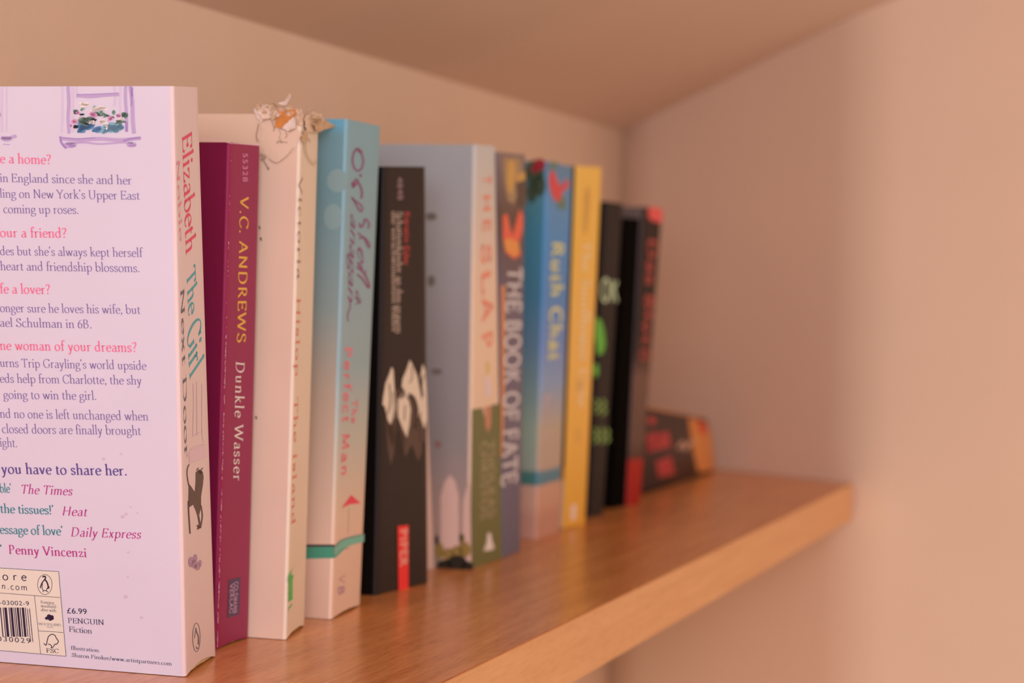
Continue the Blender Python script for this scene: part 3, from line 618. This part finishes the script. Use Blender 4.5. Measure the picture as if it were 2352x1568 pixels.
p = Print(sf); p.text("Perfect Man", 'sbold', (792,795), (783.5,1094), (808,795), 10); p.text("The", 'sbold', (808,917), (806,971), (821,917), 8); p.done('title_lettering', ink(S(196,90,88)), sp)
p = Print(sf); p.poly([(806,1136),(828,1155),(802,1158),(784,1166.5)]); p.done('red_flag', ink(S(212,45,58)), sp, 'red pennant')
p = Print(sf); p.line([(801,1166),(799.6,1226)], .9, False); p.done('flag_pole', ink(S(150,132,110)), sp)
p = Print(sf); p.poly([(771,1254),(786,1240),(810,1232),(836,1225.5),(835.5,1244),(812,1249),(795,1256),(771,1281)]); p.done('sea_band', ink(S(98,140,112)), sp)
p = Print(sf, .00018); p.line([(770,1255),(786,1239),(836,1226)], 2.2); p.line([(768,1278),(784,1262),(800,1258)], 1.6); p.done('sea_line', ink(S(70,88,84)), sp)
p = Print(nf, .00012); p.poly([(690,1253),(770,1253),(770,1281),(690,1283)]); p.done('sea_band', ink(N_(62,112,82)), cv)
p = Print(nf, .00018); p.poly([(690,1249.5),(770,1250),(770,1255.5),(690,1256)]); p.done('sea_line', ink(N_(66,56,46)), cv)
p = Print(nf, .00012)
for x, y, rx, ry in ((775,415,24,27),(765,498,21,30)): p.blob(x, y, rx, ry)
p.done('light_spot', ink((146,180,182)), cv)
p = Print(sf); p.text("V", 'text', (779,1320), (778,1340), (792,1320)); p.text("B", 'sbold', (777,1345), (776,1368), (791,1345)); p.done('publisher_mark', ink(S(165,110,112)), sp)

# ================================================================== 5. black paperback with the white figures
blk = cover('black_card', (9,7,6), .4); blks = cover('black_spine', (44,38,36), .34)
b5 = book('paperback_book', 'small black paperback with pale horses on the spine and a bright red foot block',
          (0.9268, 0.3417, 0), (0.9775, 0.3354, 0), (0.9254, 0.3419, 0.1847), (0.9643, 0.337, 0.1869), 0.118, (blk, blks, blk), cup=.0006)
sf, sp = b5['sf'], b5['spine']
p = Print(sf); p.text("Schattenkinder an den grauen", 'bold', (911,485), (909,766), (925,485)); p.text("die verschwundenen Bilder", 'bold', (899,485), (900,764), (910,485)); p.done('title_lettering', ink(S(158,118,95)), sp)
p = Print(sf); p.text("Kerstin Eder", 'sbold', (929,485), (927,610), (941,485)); p.done('author_lettering', ink(S(150,38,35)), sp)
p = Print(sf); put_plain(p, "4848", (912,407), (913,459), (925,407), 2); p.done('number_print', ink(S(130,90,85)), sp)
p = Print(sf)
p.poly([(899,842),(903,850),(906,900),(910,935),(905,960),(896,975),(888,960),(884,935),(878,928),(880,910),(885,880),(893,860)])
p.poly([(941,826),(948,840),(958,865),(965,900),(970,935),(960,960),(955,925),(944,910),(935,912),(926,908),(922,890),(924,870),(933,850)])
p.poly([(970,835),(976,850),(979,900),(980,960),(974,985),(966,960),(970,900),(966,860)])
p.poly([(914,915),(924,905),(938,918),(943,940),(940,975),(934,1005),(925,985),(915,960),(910,935)])
p.done('horse_picture', ink(S(186,146,116)), sp, 'pale horses rising out of the dark')
p = Print(sf, .0001)
p.poly([(888,965),(905,965),(908,1010),(898,1030),(892,1000)]); p.poly([(925,980),(936,990),(930,1030),(922,1010)]); p.poly([(955,950),(972,975),(978,1010),(966,1020),(958,990)]); p.poly([(906,900),(914,890),(918,915),(912,935)])
p.poly([(884,940),(892,870),(899,842),(906,900),(912,960),(904,1040),(897,1070),(890,1030)]); p.poly([(918,900),(930,850),(941,826),(960,860),(974,940),(968,1040),(960,1060),(945,1020),(930,1050),(918,980)])
p.done('horse_picture', ink((86,68,60)), sp)
p = Print(sf, .00022)
for L, w_ in (([(893,880),(896,920),(890,950)],2.5),([(902,900),(905,940),(900,970)],2),([(937,905),(950,915),(957,945),(952,985)],7),([(922,890),(928,905),(918,915)],4),([(944,840),(946,865),(940,880)],2),([(962,870),(966,900)],3),([(912,905),(911,950),(914,985)],4),([(930,930),(928,965)],2),([(972,860),(968,885),(971,910)],2.5),([(885,945),(888,962)],2)): p.line(L, w_)
p.done('horse_picture', ink((52,42,38)), sp)
p = Print(sf, .0003); p.poly([(912,1208),(937,1205),(937,1352),(914,1357)]); p.done('publisher_block', ink(S(200,35,30)), sp, 'bright red rectangle')
p = Print(sf, .0004); p.text("PIPER", 'sbold', (917,1216), (917,1303), (934,1216), 4); p.done('publisher_lettering', ink(S(225,120,95)), sp)

# ================================================================== 6. thin pale booklet, added to stand in for the black paperback's flared cover
bk = cover('salmon_card', S(178,130,108), .6)
book('paperback_book', 'thin plain pale booklet standing in for the flared front cover of the small black paperback', (1.0164, 0.3524, 0), (1.0291, 0.3498, 0), (1.0036, 0.355, 0.1449), (1.0098, 0.3537, 0.1446), 0.1, (bk, bk, bk))

# ================================================================== 7. grey-blue paperback, sunflowers at the foot
g7 = gradient('dusk_sky_cover', [(0,(172,152,140)),(.1,(190,162,148)),(.3,(160,156,154)),(.55,(166,164,166)),(.8,(178,182,184)),(1,(176,186,192))])
s7 = gradient('cream_green_spine', [(0,(238,214,196)),(.5,(244,222,196)),(.7,(240,220,200)),(.86,(222,218,210)),(1,(208,216,220))])
b7 = book('paperback_book', 'tall grey-blue paperback with red capitals on a cream spine whose lower part is olive green',
          (1.0337, 0.3344, 0), (1.0834, 0.3336, 0), (1.0274, 0.3345, 0.201), (1.0572, 0.334, 0.2022), 0.126, (g7, s7, g7))
sf, nf, sp, cv = b7['sf'], b7['nf'], b7['spine'], b7['near']
r7 = ink(S(204,104,78))
p = Print(sf)
p.text("T", 'sbold', (1109,403), (1109,425), (1127,403)); p.text("H", 'sbold', (1109,445), (1109,490), (1127,445)); p.text("E", 'sbold', (1109,503), (1109,533), (1127,503)); p.text("S", 'sbold', (1106,560), (1106,607), (1127,560)); p.text("L", 'sbold', (1106,620), (1107,680), (1127,620)); p.text("A", 'sbold', (1106,686), (1107,742), (1131,686)); p.text("P", 'sbold', (1106,765), (1107,808), (1130,765))
p.done('title_lettering', r7, sp, 'orange-red capitals running down')
p = Print(sf); p.poly([(1115,832),(1123,830),(1125,855),(1117,860)]); p.done('figure_mark', ink(S(182,138,78)), sp)
p = Print(sf); p.poly([(1114,866),(1123,868),(1125,905),(1116,914)]); p.done('figure_mark', ink(S(190,150,140)), sp)
p = Print(sf, .0001); p.poly([(1084,940),(1108,936),(1113,960),(1122,960),(1129,930),(1149,926),(1153,1282),(1079,1306)]); p.done('green_band', ink(S(88,76,36)), sp, 'olive green lower part')
p = Print(sf, .00014); p.poly([(1113,935),(1128,930),(1127,975),(1120,995),(1114,975)]); p.done('figure_mark', ink(S(165,95,65)), sp)
p = Print(sf, .00018); p.text("CHRISTOS", 'sbold', (1104,1016), (1104,1195), (1118,1016), 2); p.text("TSIOLKAS", 'sbold', (1121,1014), (1122,1192), (1135,1014), 2); p.done('author_lettering', ink(S(140,108,74)), sp)
p = Print(sf, .0002); p.poly([(1119,1224),(1126,1223),(1129,1240),(1135,1258),(1130,1262),(1120,1264),(1110,1265),(1117,1245)]); p.done('publisher_mark', ink(S(205,165,155)), sp, 'white mark at the foot')
p = Print(nf, .0002)
p.poly([(1012,1300),(1012,1140),(1022,1105),(1034,1090),(1046,1105),(1054,1140),(1054,1300)]); p.poly([(1062,1300),(1064,1150),(1072,1120),(1080,1108),(1083,1300)])
p.done('picket_picture', ink(N_(186,136,112)), cv)
p = Print(nf, .0003)
for x, y, rx, ry in ((1010,1265,10,20),(1030,1272,14,14),(1050,1268,14,16),(1068,1262,14,18),(1062,1238,6,14)): p.blob(x, y, rx, ry)
p.done('sunflower_picture', ink(N_(128,92,42)), cv)
p = Print(nf, .0004)
for x, y, rx, ry in ((1050,1292,24,18),(1022,1298,18,14),(1060,1234,4,9),(1004,1240,4,12),(1074,1300,14,12)): p.blob(x, y, rx, ry)
p.done('sunflower_picture', ink(N_(38,28,18)), cv)
p = Print(nf, .0002)
for x, y, rx, ry in ((991,497,13,9),(991,645,9,13),(1003,853,13,7)):
    p = Print(nf, .0002); p.blob(x, y, rx, ry); p.done('bird_picture', ink((128,122,112)), cv)
p = Print(nf, .0002); p.blob(1006, 1020, 8, 8); p.done('bird_picture', ink(N_(128,80,66)), cv)

# ================================================================== 8. dark paperback, butterfly and silver title
c8 = cover('slate_card', S(76,62,60), .35); s8 = gradient('slate_spine', [(0,(108,112,140)),(.3,(114,114,140)),(.6,(114,112,138)),(.72,(108,98,112)),(.85,(102,84,78)),(1,(140,126,128))])
b8 = book('paperback_book', 'slate-grey paperback with a fiery orange figure above wide pale capitals THE BOOK OF FATE',
          (1.0873, 0.3341, 0), (1.1225, 0.3359, 0), (1.0592, 0.3327, 0.1996), (1.1133, 0.3355, 0.2017), 0.118, (c8, s8, cover('slate_card_far', S(70,72,70), .35)))
sf, sp = b8['sf'], b8['spine']
p = Print(sf); p.text("THE BOOK OF FATE", 'sbold', (1165,612), (1152,1118), (1199,612), 3); p.done('title_lettering', ink(S(186,156,156)), sp, 'pale capitals running down')
p = Print(sf, .0001)
p.poly([(1155,360),(1195,362),(1200,400),(1190,440),(1180,470),(1165,460),(1158,420),(1155,390)]); p.done('flame_picture', ink(S(138,98,66)), sp)
p = Print(sf, .00014); p.poly([(1166,370),(1182,368),(1184,400),(1178,430),(1175,447),(1168,440),(1164,415)]); p.poly([(1186,400),(1206,395),(1206,440),(1190,450)]); p.done('flame_picture', ink(S(176,118,52)), sp)
p = Print(sf, .00016); p.poly([(1184,420),(1208,412),(1208,470),(1190,475)]); p.done('dark_shape', ink(S(62,42,30)), sp)
p = Print(sf, .0002); p.poly([(1154,495),(1164,490),(1170,520),(1176,540),(1184,510),(1192,480),(1201,495),(1200,530),(1190,560),(1196,585),(1180,595),(1160,580),(1154,545)]); p.done('butterfly_picture', ink(S(212,72,46)), sp, 'red and orange butterfly shape')
p = Print(sf, .00024); p.poly([(1156,550),(1175,548),(1192,560),(1190,582),(1178,590),(1160,575)]); p.done('butterfly_picture', ink(S(218,112,48)), sp)
p = Print(sf, .0001); p.poly([(1150,655),(1160,655),(1159,900),(1154,1050),(1150,1050)]); p.done('orange_stripe', ink(S(180,104,62)), sp)

# ================================================================== 9. blue paperback, red flower and beach
st9 = [(0,(206,160,140)),(.06,(204,160,142)),(.1,(216,176,154)),(.148,(214,178,158)),(.152,(92,132,128)),(.186,(104,140,136)),(.19,(198,184,170)),(.3,(196,190,172)),(.42,(160,166,172)),(.52,(130,148,176)),(.66,(96,142,174)),(.82,(92,148,178)),(.9,(104,150,174)),(1,(110,140,150))]
g9 = gradient('lagoon_cover', [(p_, (int(c[0]*.84), c[1], c[2]) if p_ > .15 else c) for p_, c in st9], warp=.01); s9 = gradient('lagoon_spine', [(p_, (int(c[0]*.92), min(250, int(c[1]*1.1)), min(250, int(c[2]*1.32))) if p_ > .35 or .15 < p_ < .19 else c) for p_, c in st9], warp=.01)
b9 = book('paperback_book', 'bright blue paperback with a red flower over a lagoon and sandy beach',
          (1.1738, 0.3425, 0), (1.2185, 0.3424, 0), (1.1771, 0.3425, 0.2022), (1.227, 0.3423, 0.2021), 0.116, (g9, s9, cover('dark_card', S(40,28,18), .4)))
sf, nf, sp, cv = b9['sf'], b9['nf'], b9['spine'], b9['near']
p = Print(sf); p.text("Ruth Chat", 'sbold', (1268,553), (1261,828), (1294,553), 5); p.done('author_lettering', ink(S(192,166,92)), sp, 'gold letters running down')
p = Print(sf); p.text("Beach", 'text', (1251,905), (1248,1010), (1266,905), 3); p.done('title_lettering', ink(S(182,130,118)), sp)
p = Print(sf, .0002); p.poly([(1262,395),(1270,390),(1280,415),(1288,430),(1298,412),(1306,415),(1305,430),(1292,440),(1285,462),(1274,462),(1264,440),(1260,415)]); p.done('flower_picture', ink(S(186,48,46)), sp, 'red hibiscus')
p = Print(sf, .00016); p.poly([(1274,458),(1290,445),(1300,460),(1300,480),(1284,482)]); p.poly([(1262,372),(1280,372),(1278,385),(1262,392)]); p.done('leaf_picture', ink(S(76,92,72)), sp)
p = Print(nf, .0002)
for x, y, rx, ry in ((1228,395,22,28),(1240,425,14,26),(1222,440,12,26)): p.blob(x, y, rx, ry)
p.done('leaf_picture', ink(N_(52,58,38)), cv)
p = Print(nf, .0003); p.blob(1240, 378, 14, 14); p.blob(1228, 388, 8, 10); p.done('flower_picture', ink(N_(128,28,32)), cv)

# ================================================================== 10. yellow paperback
y10 = gradient('yellow_spine', [(0,(236,184,72)),(.3,(245,196,92)),(.5,(246,200,106)),(.8,(246,202,96)),(1,(246,206,104))])
c10 = gradient('brown_cream_cover', [(0,(240,196,164)),(.13,(240,196,164)),(.14,(196,130,50)),(.165,(190,120,40)),(.175,(66,38,16)),(.9,(52,36,24)),(1,(48,40,28))])
b10 = book('paperback_book', 'golden yellow paperback taller than the black books to its right',
           (1.2402, 0.3455, 0), (1.265, 0.34, 0), (1.2442, 0.3446, 0.2036), (1.2745, 0.338, 0.2047), 0.114, (c10, y10, cover('yellow_card', (244,198,90), .4)))
sf, sp = b10['sf'], b10['spine']
p = Print(sf); p.text("The Sunflower Gate", 'bold', (1339,552), (1328,935), (1358,552), 3); p.done('title_lettering', ink(S(214,156,112)), sp)
p = Print(sf); p.poly([(1343,450),(1347,430),(1353,428),(1355,455),(1352,490),(1346,540),(1340,530),(1342,480)]); p.done('figure_mark', ink(S(172,112,48)), sp, 'brown smear near the top')
p = Print(sf)
for x, y, rx, ry in ((1331,885,5,16),(1328,1000,5,20)): p.blob(x, y, rx, ry)
p.done('figure_mark', ink(S(184,122,54)), sp)
p = Print(sf); p.poly([(1311,1160),(1324,1156),(1322,1192),(1310,1196)]); p.done('publisher_mark', ink(S(206,150,120)), sp)

# ================================================================== 11. black paperback with green print
b11 = book('paperback_book', 'short black paperback with pale and green lettering, right of the yellow one',
           (1.3079, 0.349, 0), (1.325, 0.3453, 0), (1.3179, 0.3468, 0.187), (1.3405, 0.3419, 0.1865), 0.11, (blk, cover('charcoal_spine', (40,36,34), .35), blk))
sf, sp = b11['sf'], b11['spine']
p = Print(sf, .0002); p.text("OK", 'sbold', (1378,690), (1419,694), (1381,640), 3); p.done('title_lettering', ink(S(165,155,112)), sp, 'pale green capitals')
p = Print(sf, .0002); p.poly([(1368,728),(1380,735),(1387,760),(1390,790),(1384,812),(1372,815),(1366,770)]); p.blob(1368, 850, 6, 16); p.done('figure_mark', ink(S(82,130,38)), sp, 'bright green shape')
p = Print(sf, .0002)
for x, y, rx, ry in ((1371,933,8,16),(1386,935,8,18),(1368,1000,8,17),(1382,1000,6,18),(1395,1000,6,17)): p.line([(x-rx*.6,y-ry),(x+rx*.5,y-ry*.5),(x-rx*.4,y),(x+rx*.6,y+ry*.5),(x-rx*.6,y+ry)], 4.5)
p.done('author_lettering', ink(S(112,122,54)), sp, 'yellow-green lettering')

# ================================================================== a slim plain black one, then the last standing book
k2 = mat('deep_black_card', (6, 5, 4), .8, .04)
book('paperback_book', 'slim plain black paperback without print between the last two standing books', (1.3675, 0.3517, 0), (1.3894, 0.3476, 0), (1.3772, 0.3499, 0.1794), (1.3995, 0.3457, 0.1795), 0.108, (k2, k2, k2))
s12 = gradient('red_black_spine', [(0,(165,34,26)),(.142,(178,40,32)),(.148,(88,60,50)),(.2,(108,84,72)),(.4,(120,92,80)),(.47,(66,46,40)),(.55,(50,38,34)),(.9,(52,40,36)),(.965,(74,60,56)),(.97,(92,76,72)),(1,(100,84,82))])
b12 = book('paperback_book', 'last upright paperback of the row, dark with red lettering and a red foot',
           (1.3899, 0.3469, 0), (1.4059, 0.3424, 0), (1.4011, 0.3438, 0.1872), (1.4245, 0.3372, 0.1869), 0.113, (cover('brown_grey_card', S(84,62,54), .4), s12, blk))
sf, sp = b12['sf'], b12['spine']
p = Print(sf); p.text("Das Blut", 'sbold', (1490,545), (1476,790), (1509,545), 3); p.text("D", 'sbold', (1472,800), (1471,830), (1492,800)); p.done('title_lettering', ink(S(150,52,42)), sp, 'red lettering running down')
p = Print(sf, .0002); p.poly([(1490,474),(1522,480),(1520,512),(1500,508),(1488,498)]); p.done('red_corner', ink(S(190,62,54)), sp, 'red patch at the top corner')

# ================================================================== the fallen book, lying on its cover beyond the row
org = cover('orange_card', S(190,96,42), .4); fr = bpy.data.objects.new('paperback_book', None); C.objects.link(fr); fr.location = (1.59, .358, 0)
fr['label'] = 'orange and black paperback lying flat on its side at the far end of the shelf'; fr['category'] = 'book'
A = [Vector((1.474,.3585,.0012)), Vector((1.690,.3565,.0012)), Vector((1.664,.3565,.0415)), Vector((1.474,.3585,.0585))]
dk_ = Vector((0,.098,0)); rl = Vector(fr.location)
def slab(name, P, d, m_, parent, r=.0012):
    bm = bmesh.new(); a = [bm.verts.new(q-rl) for q in P]; b = [bm.verts.new(q+d-rl) for q in P]
    bm.faces.new(a); bm.faces.new(b[::-1])
    for i in range(4): bm.faces.new((a[i], b[i], b[(i+1) % 4], a[(i+1) % 4]))
    bmesh.ops.recalc_face_normals(bm, faces=bm.faces[:]); bmesh.ops.bevel(bm, geom=bm.edges[:], offset=r, segments=3, affect='EDGES')
    me = bpy.data.meshes.new(name); bm.to_mesh(me); bm.free(); o = link(name, me, parent, [m_])
    me.polygons.foreach_set('use_smooth', [True]*len(me.polygons)); return o
up = Vector((0,0,1))
slab('front_cover', [A[3]-up*.0012, A[2]-up*.0012, A[2], A[3]], Vector((-.0,.098,.004)), org, fr, .0004)['label'] = 'orange top cover'
slab('back_cover', [A[0]-up*.0010, A[1]-up*.0010, A[1]+up*.0004, A[0]+up*.0004], dk_, blk, fr, .0003)
slab('page_block', [A[0]+Vector((.002,.0014,.0006)), A[1]+Vector((-.002,.0014,.0006)), A[2]+Vector((-.002,.0014,-.0013)), A[3]+Vector((.002,.0014,-.0013))], dk_-Vector((0,.004,0)), paper, fr, .0003)
s13 = slab('spine', [A[0]+up*.0004, A[1]+up*.0004, A[2]-up*.0004, A[3]-up*.0004], Vector((0,.0014,0)), cover('brown_black_spine', S(66,42,32), .4), fr, .0005)
ff = Face(A[0], A[1]-A[0], up, fr)
p = Print(ff, .0002); p.poly([(1581,960),(1622,968),(1634,1010),(1641,1078),(1603,1085),(1590,1030)]); p.done('orange_panel', ink(S(196,108,46)), s13, 'orange end of the spine')
p = Print(ff, .0003); p.poly([(1600,966),(1621,970),(1626,998),(1606,996)]); p.done('red_corner', ink(S(192,62,24)), s13)
p = Print(ff, .0004); p.text("D", 'sbold', (1482,1032), (1515,1020), (1480,1000), 0); p.poly([(1482,1002),(1535,990),(1540,1026),(1486,1038)]); p.poly([(1505,1060),(1540,1046),(1550,1088),(1512,1096)]); p.blob(1496, 966, 10, 9); p.done('title_lettering', ink(S(156,38,36)), s13, 'blocky red lettering')
p = Print(ff, .0005); p.line([(1555,1030),(1568,1015),(1572,1032),(1582,1018),(1598,1016)], 6); p.done('author_lettering', ink(S(188,128,98)), s13)
